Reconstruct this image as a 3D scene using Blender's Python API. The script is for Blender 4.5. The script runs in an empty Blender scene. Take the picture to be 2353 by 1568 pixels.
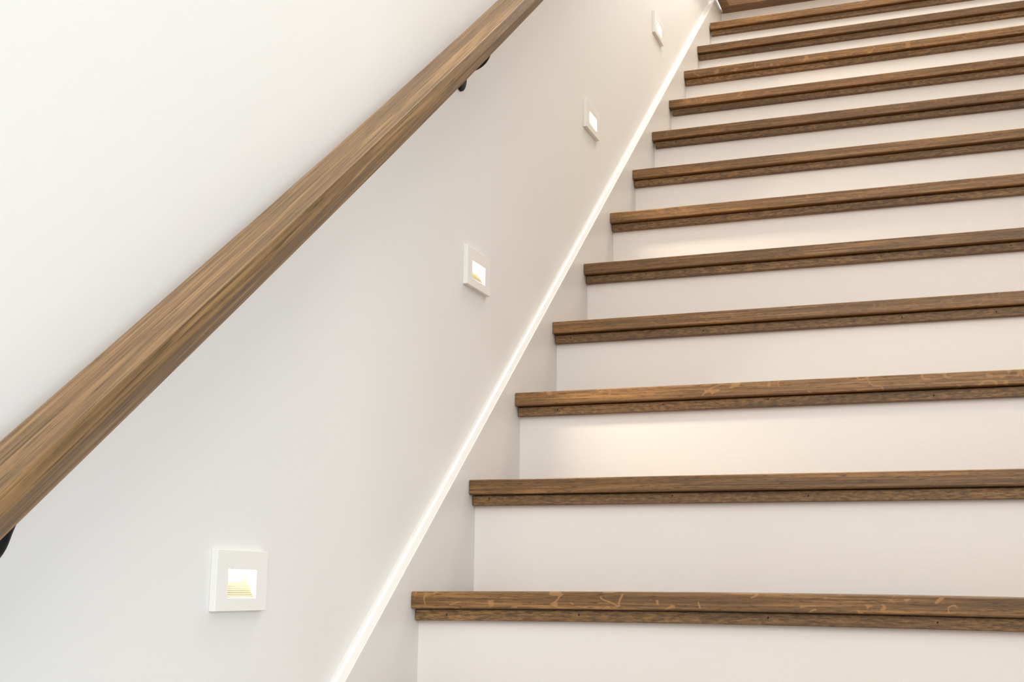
import bpy, bmesh, math, random
from mathutils import Vector, Matrix

random.seed(7)
scene = bpy.context.scene
COL = scene.collection

# ------------------------------------------------------------------ camera
RISE, RUN, SETBACK = 0.18, 0.2182587, 0.0292844
YPR = (0.355356, 0.194594, 0.009944)
CAM = (0.791666, -1.496764, 0.186519)
cam_d = bpy.data.cameras.new('camera')
cam = bpy.data.objects.new('camera', cam_d)
COL.objects.link(cam)
yaw, pitch, roll = YPR
c_, s_ = math.cos(yaw), math.sin(yaw)
cr, cf, cu = Vector((c_, s_, 0)), Vector((-s_, c_, 0)), Vector((0, 0, 1))
cf, cu = cf * math.cos(pitch) + cu * math.sin(pitch), cu * math.cos(pitch) - cf * math.sin(pitch)
cr, cu = cr * math.cos(roll) + cu * math.sin(roll), cu * math.cos(roll) - cr * math.sin(roll)
cam.matrix_world = Matrix.Translation(CAM) @ Matrix((cr, cu, -cf)).transposed().to_4x4()
cam_d.sensor_width = 36.0
cam_d.lens = 43.8477
cam_d.clip_start = 0.02
cam_d.clip_end = 200
scene.camera = cam

# ------------------------------------------------------------------ world, lights, exposure
world = bpy.data.worlds.new('world')
scene.world = world
world.use_nodes = True
wn = world.node_tree.nodes
wn['Background'].inputs['Color'].default_value = (0.88, 0.965, 1.0, 1)
wn['Background'].inputs['Strength'].default_value = 0.60


def area(name, loc, target, sx, sy, power, colour, parent=None, spread=None):
    d = bpy.data.lights.new(name, 'AREA')
    d.shape = 'RECTANGLE'
    d.size, d.size_y = sx, sy
    d.energy = power
    d.color = colour
    if spread:
        d.spread = math.radians(spread)
    o = bpy.data.objects.new(name, d)
    COL.objects.link(o)
    o.location = loc
    v = Vector(target) - Vector(loc)
    o.rotation_euler = v.to_track_quat('-Z', 'Y').to_euler()
    if parent:
        o.parent = parent
    return o


area('window_daylight', (4.2, -3.0, 0.9), (0.0, 0.0, 0.3), 1.6, 2.0, 98, (0.81, 0.905, 1.0))
area('ceiling_lamp', (2.3, -2.7, 3.2), (0.4, 0.5, 0.5), 1.2, 1.2, 20, (0.96, 0.97, 1.0))
area('hall_fill', (1.0, -4.3, 2.0), (0.8, 1.0, 1.1), 2.4, 2.2, 88, (1.0, 0.92, 0.82))  # added front fill to brighten the risers, no known source
area('stair_lamp', (0.80, 0.3, 4.5), (0.65, 1.7, 1.4), 0.8, 0.8, 24, (1.0, 0.94, 0.84))
area('upstairs_lamp', (0.85, 2.3, 4.6), (0.7, 2.2, 1.6), 0.9, 0.9, 60, (1.0, 0.92, 0.80))
area('upstairs_window', (0.70, 5.3, 3.7), (0.6, 2.5, 2.7), 0.9, 1.4, 26, (0.88, 0.94, 1.0))

scene.view_settings.view_transform = 'Standard'
scene.view_settings.look = 'None'
scene.view_settings.gamma = 1.0
scene.view_settings.use_curve_mapping = False
scene.view_settings.exposure = 0.055
scene.cycles.use_denoising = True
scene.cycles.max_bounces = 10
scene.cycles.diffuse_bounces = 8
scene.cycles.caustics_reflective = False
scene.cycles.caustics_refractive = False
scene.cycles.sample_clamp_indirect = 6.0


# ------------------------------------------------------------------ materials
def new_mat(name):
    m = bpy.data.materials.new(name)
    m.use_nodes = True
    nt = m.node_tree
    return m, nt, nt.nodes, nt.links, nt.nodes['Principled BSDF']


def srgb(r, g, b):
    def f(c):
        c /= 255.0
        return c / 12.92 if c <= 0.04045 else ((c + 0.055) / 1.055) ** 2.4
    return (f(r), f(g), f(b), 1.0)


def paint(name, colour, rough, stroke=0.06):
    """Painted wall or board: fine roller / brush relief and a trace of tone."""
    m, nt, N, L, b = new_mat(name)
    tc = N.new('ShaderNodeTexCoord')
    mp = N.new('ShaderNodeMapping')
    mp.inputs['Scale'].default_value = (6, 60, 60)
    nz = N.new('ShaderNodeTexNoise')
    nz.inputs['Scale'].default_value = 3.0
    nz.inputs['Detail'].default_value = 6
    L.new(tc.outputs['Object'], mp.inputs['Vector'])
    L.new(mp.outputs['Vector'], nz.inputs['Vector'])
    bp = N.new('ShaderNodeBump')
    bp.inputs['Strength'].default_value = stroke
    bp.inputs['Distance'].default_value = 0.002
    L.new(nz.outputs['Fac'], bp.inputs['Height'])
    L.new(bp.outputs['Normal'], b.inputs['Normal'])
    n2 = N.new('ShaderNodeTexNoise')
    n2.inputs['Scale'].default_value = 2.2
    n2.inputs['Detail'].default_value = 3
    L.new(tc.outputs['Object'], n2.inputs['Vector'])
    cr = N.new('ShaderNodeValToRGB')
    c = colour
    cr.color_ramp.elements[0].position = 0.3
    cr.color_ramp.elements[1].position = 0.7
    cr.color_ramp.elements[0].color = (c[0] * 0.985, c[1] * 0.985, c[2] * 0.985, 1)
    cr.color_ramp.elements[1].color = c
    L.new(n2.outputs['Fac'], cr.inputs['Fac'])
    L.new(cr.outputs['Color'], b.inputs['Base Color'])
    b.inputs['Roughness'].default_value = rough
    return m


M_WALL = paint('wall_paint', (0.785, 0.778, 0.762, 1), 0.6, 0.04)
M_TRIM = paint('satin_trim_paint', (0.74, 0.722, 0.70, 1), 0.38, 0.05)
M_RISER = paint('satin_riser_paint', (0.855, 0.835, 0.81, 1), 0.4, 0.08)
M_CEIL = paint('ceiling_paint', (0.84, 0.82, 0.79, 1), 0.8)
M_PLATE = paint('white_plate', (0.84, 0.83, 0.80, 1), 0.4, 0.0)


def wood(name, base, dark, light, fleck_col, rough, streak=(6.0, 380, 380), coat=0.0, bump=0.25, rings=0.5, ring_scale=(1.3, 26, 26), pore=(60, 850, 850)):
    """Stained oak: long grain on local X, pore streaks and pale ray flecks (object property 'fleck')."""
    m, nt, N, L, b = new_mat(name)

    def math_node(op, a, bb=None, clamp=False):
        n = N.new('ShaderNodeMath')
        n.operation = op
        n.use_clamp = clamp
        for i, v in enumerate((a, bb)):
            if v is None:
                continue
            if isinstance(v, (int, float)):
                n.inputs[i].default_value = v
            else:
                L.new(v, n.inputs[i])
        return n.outputs[0]

    tc = N.new('ShaderNodeTexCoord')
    oi = N.new('ShaderNodeObjectInfo')
    off = N.new('ShaderNodeVectorMath')
    off.operation = 'ADD'
    comb = N.new('ShaderNodeCombineXYZ')
    r37 = math_node('MULTIPLY', oi.outputs['Random'], 37.0)
    L.new(r37, comb.inputs['X'])
    L.new(math_node('MULTIPLY', oi.outputs['Random'], 11.0), comb.inputs['Y'])
    L.new(math_node('MULTIPLY', oi.outputs['Random'], 5.0), comb.inputs['Z'])
    L.new(tc.outputs['Object'], off.inputs[0])
    L.new(comb.outputs[0], off.inputs[1])

    def noise(scale_vec, scale=1.0, detail=4, dist=0.0, rough_=0.55):
        mp = N.new('ShaderNodeMapping')
        mp.inputs['Scale'].default_value = scale_vec
        n = N.new('ShaderNodeTexNoise')
        n.inputs['Scale'].default_value = scale
        n.inputs['Detail'].default_value = detail
        n.inputs['Distortion'].default_value = dist
        n.inputs['Roughness'].default_value = rough_
        L.new(off.outputs[0], mp.inputs['Vector'])
        L.new(mp.outputs['Vector'], n.inputs['Vector'])
        return n.outputs['Fac']

    def ramp(fac, p0, c0, p1, c1):
        r = N.new('ShaderNodeValToRGB')
        r.color_ramp.elements[0].position = p0
        r.color_ramp.elements[0].color = c0
        r.color_ramp.elements[1].position = p1
        r.color_ramp.elements[1].color = c1
        L.new(fac, r.inputs['Fac'])
        return r.outputs['Color']

    def mix(fac, a, bb, kind='MIX'):
        n = N.new('ShaderNodeMix')
        n.data_type = 'RGBA'
        n.blend_type = kind
        for sock, v in ((n.inputs[0], fac), (n.inputs[6], a), (n.inputs[7], bb)):
            if isinstance(v, (int, float, tuple)):
                sock.default_value = v
            else:
                L.new(v, sock)
        return n.outputs[2]

    broad = noise((1.6, 34, 34), 1.0, 4, 0.6)
    fine = noise(streak, 1.0, 6, 0.25, 0.65)
    pores = noise(pore, 1.0, 3, 0.0, 0.6)
    col = mix(ramp(broad, 0.34, (0, 0, 0, 1), 0.66, (1, 1, 1, 1)), dark, light)
    col = mix(ramp(fine, 0.40, (0.0, 0, 0, 1), 0.60, (1, 1, 1, 1)), mix(0.85, col, dark), mix(0.35, col, base))
    # growth rings: thin darker lines following a slow warped field along the board
    fld = noise(ring_scale, 1.0, 2.0, 0.4, 0.45)
    tri = math_node('PINGPONG', math_node('MULTIPLY', fld, 9.0), 0.5)
    ln = math_node('MULTIPLY', math_node('SUBTRACT', 0.30, tri), 3.6 * rings, True)
    col = mix(ln, col, dark)
    col = mix(ramp(pores, 0.54, (0, 0, 0, 1), 0.66, (0.8, 0.8, 0.8, 1)), col, (dark[0] * 0.45, dark[1] * 0.45, dark[2] * 0.45, 1))
    # medullary ray flecks: thin ribbons where a warped noise crosses its mid value
    rib = noise((34, 34, 48), 1.0, 0.0, 0.8)
    ribm = math_node('SUBTRACT', 1.0, math_node('MULTIPLY', math_node('ABSOLUTE', math_node('SUBTRACT', rib, 0.5)), 11.0), True)
    gate = noise((26, 26, 40), 1.0, 1.0)
    gatem = math_node('MULTIPLY', math_node('SUBTRACT', gate, 0.53), 14.0, True)
    at = N.new('ShaderNodeAttribute')
    at.attribute_type = 'OBJECT'
    at.attribute_name = 'fleck'
    fl = math_node('MULTIPLY', math_node('MULTIPLY', math_node('SUBTRACT', math_node('MULTIPLY', ribm, gatem), 0.35), 3.0, True), math_node('MULTIPLY', at.outputs['Fac'], 0.68), True)
    col = mix(fl, col, fleck_col)
    # per-piece tone
    at2 = N.new('ShaderNodeAttribute')
    at2.attribute_type = 'OBJECT'
    at2.attribute_name = 'tone'
    tone = N.new('ShaderNodeHueSaturation')
    L.new(at2.outputs['Fac'], tone.inputs['Value'])
    L.new(col, tone.inputs['Color'])
    L.new(tone.outputs['Color'], b.inputs['Base Color'])
    b.inputs['Roughness'].default_value = rough
    b.inputs['Specular IOR Level'].default_value = 0.38
    b.inputs['Coat Weight'].default_value = coat
    b.inputs['Coat Roughness'].default_value = 0.25
    bp = N.new('ShaderNodeBump')
    bp.inputs['Strength'].default_value = bump
    bp.inputs['Distance'].default_value = 0.0008
    L.new(fine, bp.inputs['Height'])
    L.new(bp.outputs['Normal'], b.inputs['Normal'])
    return m


M_TREAD = wood('stained_oak', srgb(162, 119, 70), srgb(97, 71, 44), srgb(174, 129, 74), srgb(176, 130, 82), 0.42)
M_STRIP = wood('stained_oak_strip', srgb(164, 124, 76), srgb(92, 70, 47), srgb(176, 134, 82), srgb(174, 133, 88), 0.5,
               streak=(75, 230, 330), rings=0.3)
M_RAIL = wood('oiled_oak_rail', srgb(164, 128, 84), srgb(108, 82, 54), srgb(174, 138, 92), srgb(165, 129, 84), 0.52,
              streak=(1.6, 190, 190), rings=0.7, ring_scale=(1.2, 34, 34), pore=(9, 380, 380))


def simple(name, colour, rough, metal=0.0, emit=None, strength=0.0):
    m, nt, N, L, b = new_mat(name)
    tc = N.new('ShaderNodeTexCoord')
    nz = N.new('ShaderNodeTexNoise')
    nz.inputs['Scale'].default_value = 40
    L.new(tc.outputs['Object'], nz.inputs['Vector'])
    mr = N.new('ShaderNodeMapRange')
    mr.inputs['To Min'].default_value = rough - 0.05
    mr.inputs['To Max'].default_value = rough + 0.05
    L.new(nz.outputs['Fac'], mr.inputs['Value'])
    L.new(mr.outputs['Result'], b.inputs['Roughness'])
    b.inputs['Base Color'].default_value = colour
    b.inputs['Metallic'].default_value = metal
    if emit:
        b.inputs['Emission Color'].default_value = emit
        b.inputs['Emission Strength'].default_value = strength
    return m


M_BLACK = simple('black_iron', (0.004, 0.004, 0.0045, 1), 0.55, 0.0)
M_BLACK.node_tree.nodes['Principled BSDF'].inputs['Specular IOR Level'].default_value = 0.25
M_HOLE = simple('nail_hole_dark', (0.01, 0.008, 0.006, 1), 0.9)
M_REFL = simple('reflector_cream', (0.62, 0.56, 0.40, 1), 0.5)
M_LED = simple('led_strip', (1, 1, 1, 1), 0.5, 0, (1.0, 0.88, 0.68, 1), 36.0)
M_FLOOR_BOUNCE = paint('floor_bounce_grey', (0.42, 0.42, 0.41, 1), 0.5, 0.02)  # unseen lower floor, grey lightened to bounce light onto the lower wall
M_FLOOR = wood('floor_oak', srgb(140, 110, 80), srgb(100, 76, 54), srgb(156, 122, 86), srgb(165, 125, 85), 0.45)


# ------------------------------------------------------------------ mesh helpers
def link(name, mesh, mat, parent=None):
    mesh.materials.append(mat)
    o = bpy.data.objects.new(name, mesh)
    COL.objects.link(o)
    if parent:
        o.parent = parent
    o['tone'] = 1.0
    o['fleck'] = 0.0
    return o


def from_bm(name, bm, mat, parent=None, smooth=False):
    me = bpy.data.meshes.new(name)
    bmesh.ops.recalc_face_normals(bm, faces=bm.faces)
    bm.to_mesh(me)
    bm.free()
    if smooth:
        for p in me.polygons:
            p.use_smooth = True
    return link(name, me, mat, parent)


def box_into(bm, x0, x1, y0, y1, z0, z1, bevel=0.0, seg=2):
    c = bmesh.ops.create_cube(bm, size=1.0)
    vs = c['verts']
    for v in vs:
        v.co = Vector(((x0 + x1) / 2 + v.co.x * (x1 - x0), (y0 + y1) / 2 + v.co.y * (y1 - y0), (z0 + z1) / 2 + v.co.z * (z1 - z0)))
    if bevel:
        es = {e for v in vs for e in v.link_edges}
        bmesh.ops.bevel(bm, geom=list(es), offset=bevel, segments=seg, profile=0.6, affect='EDGES')


def prism(name, poly, axis_fn, t0, t1, mat, parent=None, stations=None):
    """Extrude a 2-D outline (list of (a,b)) through parameters t0..t1, point = axis_fn(t,a,b)."""
    bm = bmesh.new()
    ts = stations or [t0, t1]
    rings = [[bm.verts.new(axis_fn(t, a, b)) for a, b in poly] for t in ts]
    n = len(poly)
    for r0, r1 in zip(rings, rings[1:]):
        for i in range(n):
            bm.faces.new((r0[i], r0[(i + 1) % n], r1[(i + 1) % n], r1[i]))
    bm.faces.new(rings[0])
    bm.faces.new(list(reversed(rings[-1])))
    return from_bm(name, bm, mat, parent)


def tube(name, pts, radii, mat, parent=None, n=16):
    bm = bmesh.new()
    pts = [Vector(p) for p in pts]
    rings = []
    up = Vector((0, 1, 0))
    for i, p in enumerate(pts):
        d = (pts[min(i + 1, len(pts) - 1)] - pts[max(i - 1, 0)]).normalized()
        a = d.cross(up).normalized()
        b = a.cross(d)
        rings.append([bm.verts.new(p + (a * math.cos(t) + b * math.sin(t)) * radii[i]) for t in [2 * math.pi * k / n for k in range(n)]])
    for r0, r1 in zip(rings, rings[1:]):
        for i in range(n):
            bm.faces.new((r0[i], r0[(i + 1) % n], r1[(i + 1) % n], r1[i]))
    bm.faces.new(rings[0])
    bm.faces.new(list(reversed(rings[-1])))
    return from_bm(name, bm, mat, parent, True)


def empty(name, loc, label, cat):
    o = bpy.data.objects.new(name, None)
    COL.objects.link(o)
    o.location = loc
    o.empty_display_size = 0.1
    o['label'] = label
    o['category'] = cat
    return o


def structure(o, label=None):
    o['kind'] = 'structure'
    if label:
        o['label'] = label
    return o


# ------------------------------------------------------------------ setting
WALLX = -0.0172          # face of the left wall; x = 0 is the face of the skirt board
STAIR_W = 1.30           # right-hand wall
FLOOR_Z = -2 * RISE
TOP_Z = 13 * RISE
CEIL_Z = 5.0

# step lights: centre of each plate on the wall (y, z)
LIGHTS = [(-0.2268, 0.1905), (0.4900, 0.7340), (1.2015, 1.2780), (1.8930, 1.8205)]
PW, PH, PT = 0.1080, 0.0690, 0.0083        # plate width, height, thickness
HW, HH, HDY, HDZ = 0.059, 0.032, 0.0, -0.0035   # opening and its offset

# left wall: a sheet with the four openings cut out, thickened backwards
bm = bmesh.new()
holes = [(y + HDY - HW / 2 - 0.004, y + HDY + HW / 2 + 0.004, z + HDZ - HH / 2 - 0.004, z + HDZ + HH / 2 + 0.004) for y, z in LIGHTS]
ys = [-4.5]
for h in holes:
    ys += [h[0], h[1]]
ys.append(5.4)
for a, b in zip(ys, ys[1:]):
    hole = [h for h in holes if abs(h[0] - a) < 1e-6]
    spans = [(FLOOR_Z, hole[0][2]), (hole[0][3], CEIL_Z)] if hole else [(FLOOR_Z, CEIL_Z)]
    for z0, z1 in spans:
        vs = [bm.verts.new((WALLX, yy, zz)) for yy, zz in ((a, z0), (b, z0), (b, z1), (a, z1))]
        bm.faces.new(vs)
        vs2 = [bm.verts.new((WALLX - 0.12, yy, zz)) for yy, zz in ((a, z0), (a, z1), (b, z1), (b, z0))]
        bm.faces.new(vs2)
me = bpy.data.meshes.new('wall_left')
bm.to_mesh(me)
bm.free()
structure(link('wall_left', me, M_WALL), 'white painted stairwell wall carrying the handrail and step lights')


def slab(name, x0, x1, y0, y1, z0, z1, mat):
    bm_ = bmesh.new()
    box_into(bm_, x0, x1, y0, y1, z0, z1)
    return structure(from_bm(name, bm_, mat))


slab('wall_right', STAIR_W + 0.003, STAIR_W + 0.12, -0.62, 5.4, FLOOR_Z, CEIL_Z, M_WALL)
slab('wall_back', WALLX - 0.12, STAIR_W + 0.12, 5.4, 5.52, TOP_Z - 0.3, CEIL_Z, M_WALL)
slab('ceiling', WALLX - 0.12, 5.5, -4.5, 5.52, CEIL_Z, CEIL_Z + 0.1, M_CEIL)
slab('floor', WALLX - 0.12, 5.5, -4.5, -2 * RUN + SETBACK, FLOOR_Z - 0.1, FLOOR_Z, M_FLOOR_BOUNCE)
slab('floor_upper', 0.0, STAIR_W, 13 * RUN + SETBACK + 0.02, 5.4, TOP_Z - 0.25, TOP_Z, M_FLOOR)

# skirt board along the stair: vertical face at x = 0, flat top ledge parallel to the flight
SK = 0.0473
SL = RISE / RUN
bm = bmesh.new()
y0, y1 = -0.47, 2.885
ol = [(y0, FLOOR_Z), (-0.10, FLOOR_Z), (y1, y1 * SL + SK - 0.36), (y1, y1 * SL + SK), (y0, y0 * SL + SK)]
va = [bm.verts.new((WALLX, a, b)) for a, b in ol]
vb = [bm.verts.new((0.0, a, b)) for a, b in ol]
bm.faces.new(va)
bm.faces.new(list(reversed(vb)))
for i in range(5):
    bm.faces.new((va[i], va[(i + 1) % 5], vb[(i + 1) % 5], vb[i]))
sk = from_bm('baseboard_left', bm, M_TRIM)
md = sk.modifiers.new('bevel', 'BEVEL')
md.width = 0.0012
md.segments = 2
structure(sk, 'white sloping skirt board with a bright flat top ledge beside the treads')
# soft caulk fillet where ledge meets wall
prism_cf = [(0.0, 0.0), (0.006, 0.0), (0.0022, 0.0022), (0.0, 0.006)]
dirv = Vector((0, RUN, RISE)).normalized()
nrm = Vector((0, -dirv.z, dirv.y))


def along(s, x, n):
    return Vector((x, 0, 0)) + dirv * s + nrm * n


nk = SK * dirv.y
cf = prism('trim_1', prism_cf, lambda t, a, b: along(t, WALLX + a, nk + b), -0.58, 3.50, M_TRIM)
structure(cf, 'thin caulk fillet between skirt ledge and wall')
# upstairs baseboard, its end standing on the top of the skirt
bb = bmesh.new()
box_into(bb, WALLX, -0.002, 2.735, 5.4, 2.262, 2.46, 0.001)
structure(from_bm('baseboard_upper', bb, M_TRIM), 'white upstairs baseboard meeting the top of the skirt')

# ------------------------------------------------------------------ staircase
stair = empty('staircase', (0, 0, FLOOR_Z), 'straight flight of brown oak treads with white painted risers', 'staircase')
DZ = {1: (-0.0018, -0.0017), 2: (0.0011, 0.0002), 3: (0.0003, 0.0007), 4: (-0.0006, 0.0002), 5: (-0.0029, -0.0022), 6: (-0.0015, -0.0011),
      7: (-0.0010, -0.0009), 8: (0.0018, 0.0005), 9: (-0.0005, -0.0006), 10: (0.0022, 0.0040), 11: (0.0004, 0.0014), 12: (0.0030, 0.002)}
FLECK = {1: 1.0, 2: 0.05, 3: 0.8, 4: 0.25, 5: 0.1, 6: 0.3, 7: 0.15, 8: 0.3, 9: 0.35, 10: 0.7, 11: 0.1, 12: 0.2}
TONE = {1: 0.98, 2: 0.98, 3: 1.05, 4: 1.02, 5: 0.98, 6: 0.98, 7: 1.02, 8: 0.9, 9: 0.95, 10: 1.0, 11: 0.92, 12: 0.98}
STONE = {1: 1.0, 2: 0.98, 3: 1.0, 4: 0.95, 5: 0.92, 6: 0.92, 7: 0.94, 8: 0.82, 9: 0.9, 10: 0.95, 11: 0.88, 12: 1.0}
TH = 0.0246
ST_H, ST_Y = 0.0176, 0.0140       # strip under the nosing: height, setback from the nosing face
X0 = {12: 0.0036}


def sag(k):
    l, r = DZ.get(k, (0, 0))
    bow = 0.0030 if k == 1 else 0.0

    def f(x):
        t = x / 0.90
        return l + (r - l) * t + bow * 4 * t * (1 - t) * (1 if 0 <= t <= 1 else 0)
    return f


def shear(o, f):
    for v in o.data.vertices:
        v.co.z += f(v.co.x)


XST = [0.0, 0.12, 0.25, 0.4, 0.55, 0.7, 0.8, 0.9, STAIR_W]


def rounded(y0, y1, z0, z1, r):
    """Outline (y,z) of a board with eased front (low-y) edges."""
    pts = []
    for cy, cz, a0 in ((y0 + r, z1 - r, 90), (y0 + r, z0 + r, 180)):
        for i in range(4):
            a = math.radians(a0 + 30 * i)
            pts.append((cy + r * math.cos(a), cz + r * math.sin(a)))
    return pts + [(y1, z0), (y1, z1)]


for k in range(-1, 13):
    f = sag(k)
    base = Vector((0, k * RUN, k * RISE))
    x0 = X0.get(k, 0.0008)
    xs = [x0] + XST[1:]
    t = prism('stair_tread', rounded(0.0, RUN + SETBACK, -TH, 0.0, 0.0024),
              lambda u, a, b: Vector((u, a, b)), 0, 1, M_TREAD, stair, stations=xs)
    shear(t, f)
    t.location = base - Vector((0, 0, FLOOR_Z))
    t['fleck'] = FLECK.get(k, 0.2)
    t['tone'] = TONE.get(k, 1.0)
    s = prism('nosing_strip', rounded(ST_Y, SETBACK, -TH - ST_H, -TH - 0.0014, 0.0012),
              lambda u, a, b: Vector((u, a, b)), 0, 1, M_STRIP, t, stations=[x0 + 0.0012 + (0.004 if k in (8, 9) else 0)] + XST[1:])
    shear(s, f)
    s['tone'] = STONE.get(k, 0.95)
    s['fleck'] = 0.1
    # filled nail holes along the strip: a few dark specks
    bmn = bmesh.new()
    rr = random.Random(k * 13 + 5)
    x = 0.03 + rr.random() * 0.12
    while x < 1.2:
        zc = -TH - ST_H * (0.3 + 0.3 * rr.random()) + f(x)
        w, hh = 0.0010, 0.0015 + 0.0006 * rr.random()
        ring = [bmn.verts.new((x + w * math.cos(a) + 0.0004 * math.sin(a), ST_Y - 0.0002, zc + hh * math.sin(a)))
                for a in [i * math.pi / 4 for i in range(8)]]
        bk = [bmn.verts.new(v.co + Vector((0, 0.0015, 0))) for v in ring]
        bmn.faces.new(ring)
        for i in range(8):
            bmn.faces.new((ring[i], ring[(i + 1) % 8], bk[(i + 1) % 8], bk[i]))
        x += 0.16 + 0.22 * rr.random()
    nh = from_bm('nail_hole', bmn, M_HOLE, t)
    nh['kind'] = 'stuff'
    # riser below this tread, standing on the tread underneath
    lo = sag(k - 1)
    bmr = bmesh.new()
    fr, bk = [], []
    for x in [0.0] + XST[1:]:
        zl, zh = -RISE + lo(x), -TH + f(x)
        fr.append([bmr.verts.new((x, SETBACK, zl)), bmr.verts.new((x, SETBACK, zh))])
        bk.append([bmr.verts.new((x, SETBACK + 0.016, zl)), bmr.verts.new((x, SETBACK + 0.016, zh))])
    for i in range(len(fr) - 1):
        bmr.faces.new((fr[i][0], fr[i + 1][0], fr[i + 1][1], fr[i][1]))
        bmr.faces.new((bk[i][0], bk[i][1], bk[i + 1][1], bk[i + 1][0]))
        bmr.faces.new((fr[i][1], fr[i + 1][1], bk[i + 1][1], bk[i][1]))
        bmr.faces.new((fr[i][0], bk[i][0], bk[i + 1][0], fr[i + 1][0]))
    bmr.faces.new((fr[0][0], fr[0][1], bk[0][1], bk[0][0]))
    bmr.faces.new((fr[-1][0], bk[-1][0], bk[-1][1], fr[-1][1]))
    rz = from_bm('riser', bmr, M_RISER, stair)
    rz.location = t.location

# top riser and the landing nosing with its mitred return along the left wall
b13 = Vector((0, 13 * RUN, 13 * RISE - FLOOR_Z))
bmr = bmesh.new()
box_into(bmr, 0.0, STAIR_W, SETBACK, SETBACK + 0.016, -RISE + 0.002, -0.03)
rz = from_bm('riser', bmr, M_RISER, stair)
rz.location = b13
NB = -0.0300                      # underside of the landing nosing
NY = -0.0262                      # its front face
RX0, RX1 = 0.0075, 0.0404         # return board
bmn = bmesh.new()
ol = [(RX0, NY + 0.11), (RX0, -0.42), (RX1, -0.42), (RX1, NY), (STAIR_W, NY), (STAIR_W, NY + 0.11)]
lo_ = [bmn.verts.new((a, b, NB)) for a, b in ol]
hi_ = [bmn.verts.new((a, b, 0.0)) for a, b in ol]
bmn.faces.new(list(reversed(lo_)))
bmn.faces.new(hi_)
for i in range(6):
    bmn.faces.new((lo_[i], lo_[(i + 1) % 6], hi_[(i + 1) % 6], hi_[i]))
ln = from_bm('landing_nosing', bmn, M_TREAD, stair)
ln.location = b13
ln['label'] = 'darker oak landing edge with a return along the left wall'
ln['tone'] = 0.95
ln['fleck'] = 0.2
md = ln.modifiers.new('bevel', 'BEVEL')
md.width = 0.002
md.segments = 2

# ------------------------------------------------------------------ handrail
rail_t = empty('handrail', along(-0.90, 0.05, 0.615), 'long brown oak handrail on black brackets sloping up the white wall', 'handrail')


def rail_bow(s):
    # the long rail is not dead straight: a few millimetres of bow
    u = min(s, 1.7) - 0.65
    return 0.0067 * u * u - 0.0032


poly = []


def arc(cx, cz, r, a0, a1, n):
    return [(cx + r * math.cos(math.radians(a0 + (a1 - a0) * i / n)), cz + r * math.sin(math.radians(a0 + (a1 - a0) * i / n))) for i in range(n + 1)]


poly += arc(0.0850 - 0.0016, 0.6540 - 0.0016, 0.0016, 0, 90, 3)
poly += arc(0.0185 + 0.010, 0.6540 - 0.010, 0.010, 90, 180, 7)
poly += [(0.0185, 0.6365), (0.0370, 0.6106)]
poly += [(0.0670, 0.6106)] + arc(0.0850 - 0.002, 0.6368, 0.002, -35, 0, 2)
S0, S1 = -0.95, 3.4
sts = [S0 + (S1 - S0) * i / 40 for i in range(41)]
RM = Matrix((dirv, Vector((-1, 0, 0)), nrm)).transposed()
rail = prism('rail', poly, lambda t, a, b: Vector((t, -a, b + rail_bow(t))), S0, S1, M_RAIL, None, stations=sts)
rail.parent = rail_t
rail.location = -rail_t.location
rail.rotation_euler = RM.to_euler()
rail['fleck'] = 0.12
for p in rail.data.polygons:
    p.use_smooth = False

for ds in (-1.386, 0.0, 1.386):
    org = dirv * ds - rail_t.location
    # oval wall rosette
    bmr = bmesh.new()
    prof = [(1.0, 0.0), (1.0, 0.0030), (0.97, 0.0046), (0.90, 0.0058), (0.78, 0.0064), (0.0, 0.0068)]
    rings = []
    for fr_, xx in prof[:-1]:
        rings.append([bmr.verts.new((WALLX + xx, 0.404 + 0.0225 * fr_ * math.cos(a), 1.071 + 0.031 * fr_ * math.sin(a)))
                      for a in [2 * math.pi * i / 28 for i in range(28)]])
    for r0, r1 in zip(rings, rings[1:]):
        for i in range(28):
            bmr.faces.new((r0[i], r0[(i + 1) % 28], r1[(i + 1) % 28], r1[i]))
    bmr.faces.new(rings[-1])
    bmr.faces.new(list(reversed(rings[0])))
    br = bpy.data.objects.new('bracket', None)
    COL.objects.link(br)
    br.parent = rail_t
    br.location = org
    br.empty_display_size = 0.05
    br['label'] = 'black iron bracket'
    from_bm('rosette', bmr, M_BLACK, br, True)
    ctrl = [(WALLX + 0.004, 1.0810), (0.000, 1.0812), (0.012, 1.0838), (0.0225, 1.0895), (0.0300, 1.0985), (0.0350, 1.1110), (0.0405, 1.1225), (0.048, 1.131)]
    path = []
    for q in range(len(ctrl) - 1):               # Catmull-Rom through the control points
        p0, p1, p2, p3 = (Vector(ctrl[min(max(q + d_, 0), len(ctrl) - 1)]) for d_ in (-1, 0, 1, 2))
        for u in (0.0, 0.25, 0.5, 0.75):
            v = 0.5 * (2 * p1 + (p2 - p0) * u + (2 * p0 - 5 * p1 + 4 * p2 - p3) * u * u + (3 * p1 - p0 - 3 * p2 + p3) * u ** 3)
            path.append((v.x, 0.404, v.y))
    path.append((0.048, 0.404, 1.131))
    tube('arm', path, [0.0090] * len(path), M_BLACK, br, 20)
    s_ = prism('saddle', [(0.036, -0.0035), (0.060, -0.0035), (0.060, 0.0), (0.036, 0.0)],
               lambda t, a, b: along(t, a, 0.6106 + b + rail_bow(1.03 + ds)), 1.005, 1.06, M_BLACK, br)

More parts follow.
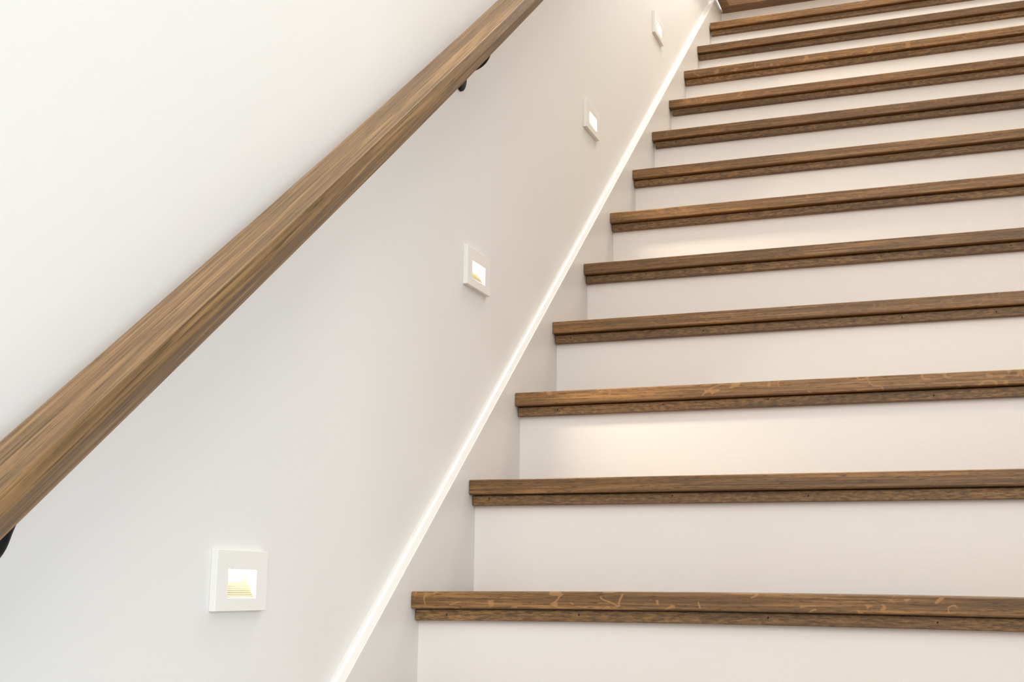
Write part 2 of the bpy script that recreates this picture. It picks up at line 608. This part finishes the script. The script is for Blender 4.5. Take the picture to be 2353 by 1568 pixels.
# ------------------------------------------------------------------ step lights
WHERE = ['square white step light low on the wall, nearest of the four, with a ribbed glow',
         'white step light on the wall midway below the handrail, second from the bottom',
         'white step light on the wall third from the bottom, beneath the upper handrail',
         'small white step light beside the skirt near the top of the photo, highest of four']
for (ly, lz), lab in zip(LIGHTS, WHERE):
    e = empty('step_light', (WALLX, ly, lz), lab, 'light')
    e['group'] = 'recessed step lights along the stair wall'
    # face plate: frame with a rectangular opening
    bm = bmesh.new()
    o_ = [(-PW / 2, -PH / 2), (PW / 2, -PH / 2), (PW / 2, PH / 2), (-PW / 2, PH / 2)]
    i_ = [(HDY - HW / 2, HDZ - HH / 2), (HDY + HW / 2, HDZ - HH / 2), (HDY + HW / 2, HDZ + HH / 2), (HDY - HW / 2, HDZ + HH / 2)]
    fo = [bm.verts.new((PT, a, b)) for a, b in o_]
    fi = [bm.verts.new((PT, a, b)) for a, b in i_]
    bo = [bm.verts.new((0.0, a, b)) for a, b in o_]
    bi = [bm.verts.new((0.0, a, b)) for a, b in i_]
    for q in range(4):
        w = (q + 1) % 4
        bm.faces.new((fo[q], fo[w], fi[w], fi[q]))
        bm.faces.new((fo[q], bo[q], bo[w], fo[w]))
        bm.faces.new((fi[q], fi[w], bi[w], bi[q]))
        bm.faces.new((bo[q], bi[q], bi[w], bo[w]))
    pl = from_bm('face_plate', bm, M_PLATE, e)
    md = pl.modifiers.new('bevel', 'BEVEL')
    md.width = 0.0008
    md.segments = 2
    # housing: open-fronted box behind the opening
    D = 0.040
    a0, a1, b0, b1 = HDY - HW / 2 - 0.002, HDY + HW / 2 + 0.002, HDZ - HH / 2 - 0.002, HDZ + HH / 2 + 0.002
    bm = bmesh.new()
    f4 = [bm.verts.new((0.0, a, b)) for a, b in ((a0, b0), (a1, b0), (a1, b1), (a0, b1))]
    b4 = [bm.verts.new((-D, a, b)) for a, b in ((a0, b0), (a1, b0), (a1, b1), (a0, b1))]
    bm.faces.new(b4)
    for q in range(4):
        w = (q + 1) % 4
        bm.faces.new((f4[q], f4[w], b4[w], b4[q]))
    from_bm('housing', bm, M_REFL, e)
    # ribbed sloping reflector
    bm = bmesh.new()
    NR = 13
    prof = []
    for q in range(NR):
        u0, u1 = q / NR, (q + 0.75) / NR
        prof.append((0.005 - 0.019 * u0, b0 + 0.002 + 0.031 * u0))
        prof.append((0.005 - 0.019 * u1 + 0.0014, b0 + 0.002 + 0.031 * u1 + 0.0002))
    prof.append((0.005 - 0.019, b0 + 0.033))
    la = [bm.verts.new((a, a0 + 0.001, b)) for a, b in prof]
    ra = [bm.verts.new((a, a1 - 0.001, b)) for a, b in prof]
    for q in range(len(prof) - 1):
        bm.faces.new((la[q], la[q + 1], ra[q + 1], ra[q]))
    from_bm('reflector', bm, M_REFL, e)
    # LED under the top of the recess
    bm = bmesh.new()
    box_into(bm, -0.011, 0.001, a0 + 0.010, a1 - 0.010, b1 - 0.0045, b1 - 0.0005, 0.0008, 1)
    from_bm('led', bm, M_LED, e)
    area('step_lamp', (0.0035, HDY, b1 - 0.0060), (0.0855, HDY, b1 - 0.0060 - 0.060), 0.036, 0.006, 0.85, (1.0, 0.83, 0.62), e, 100)
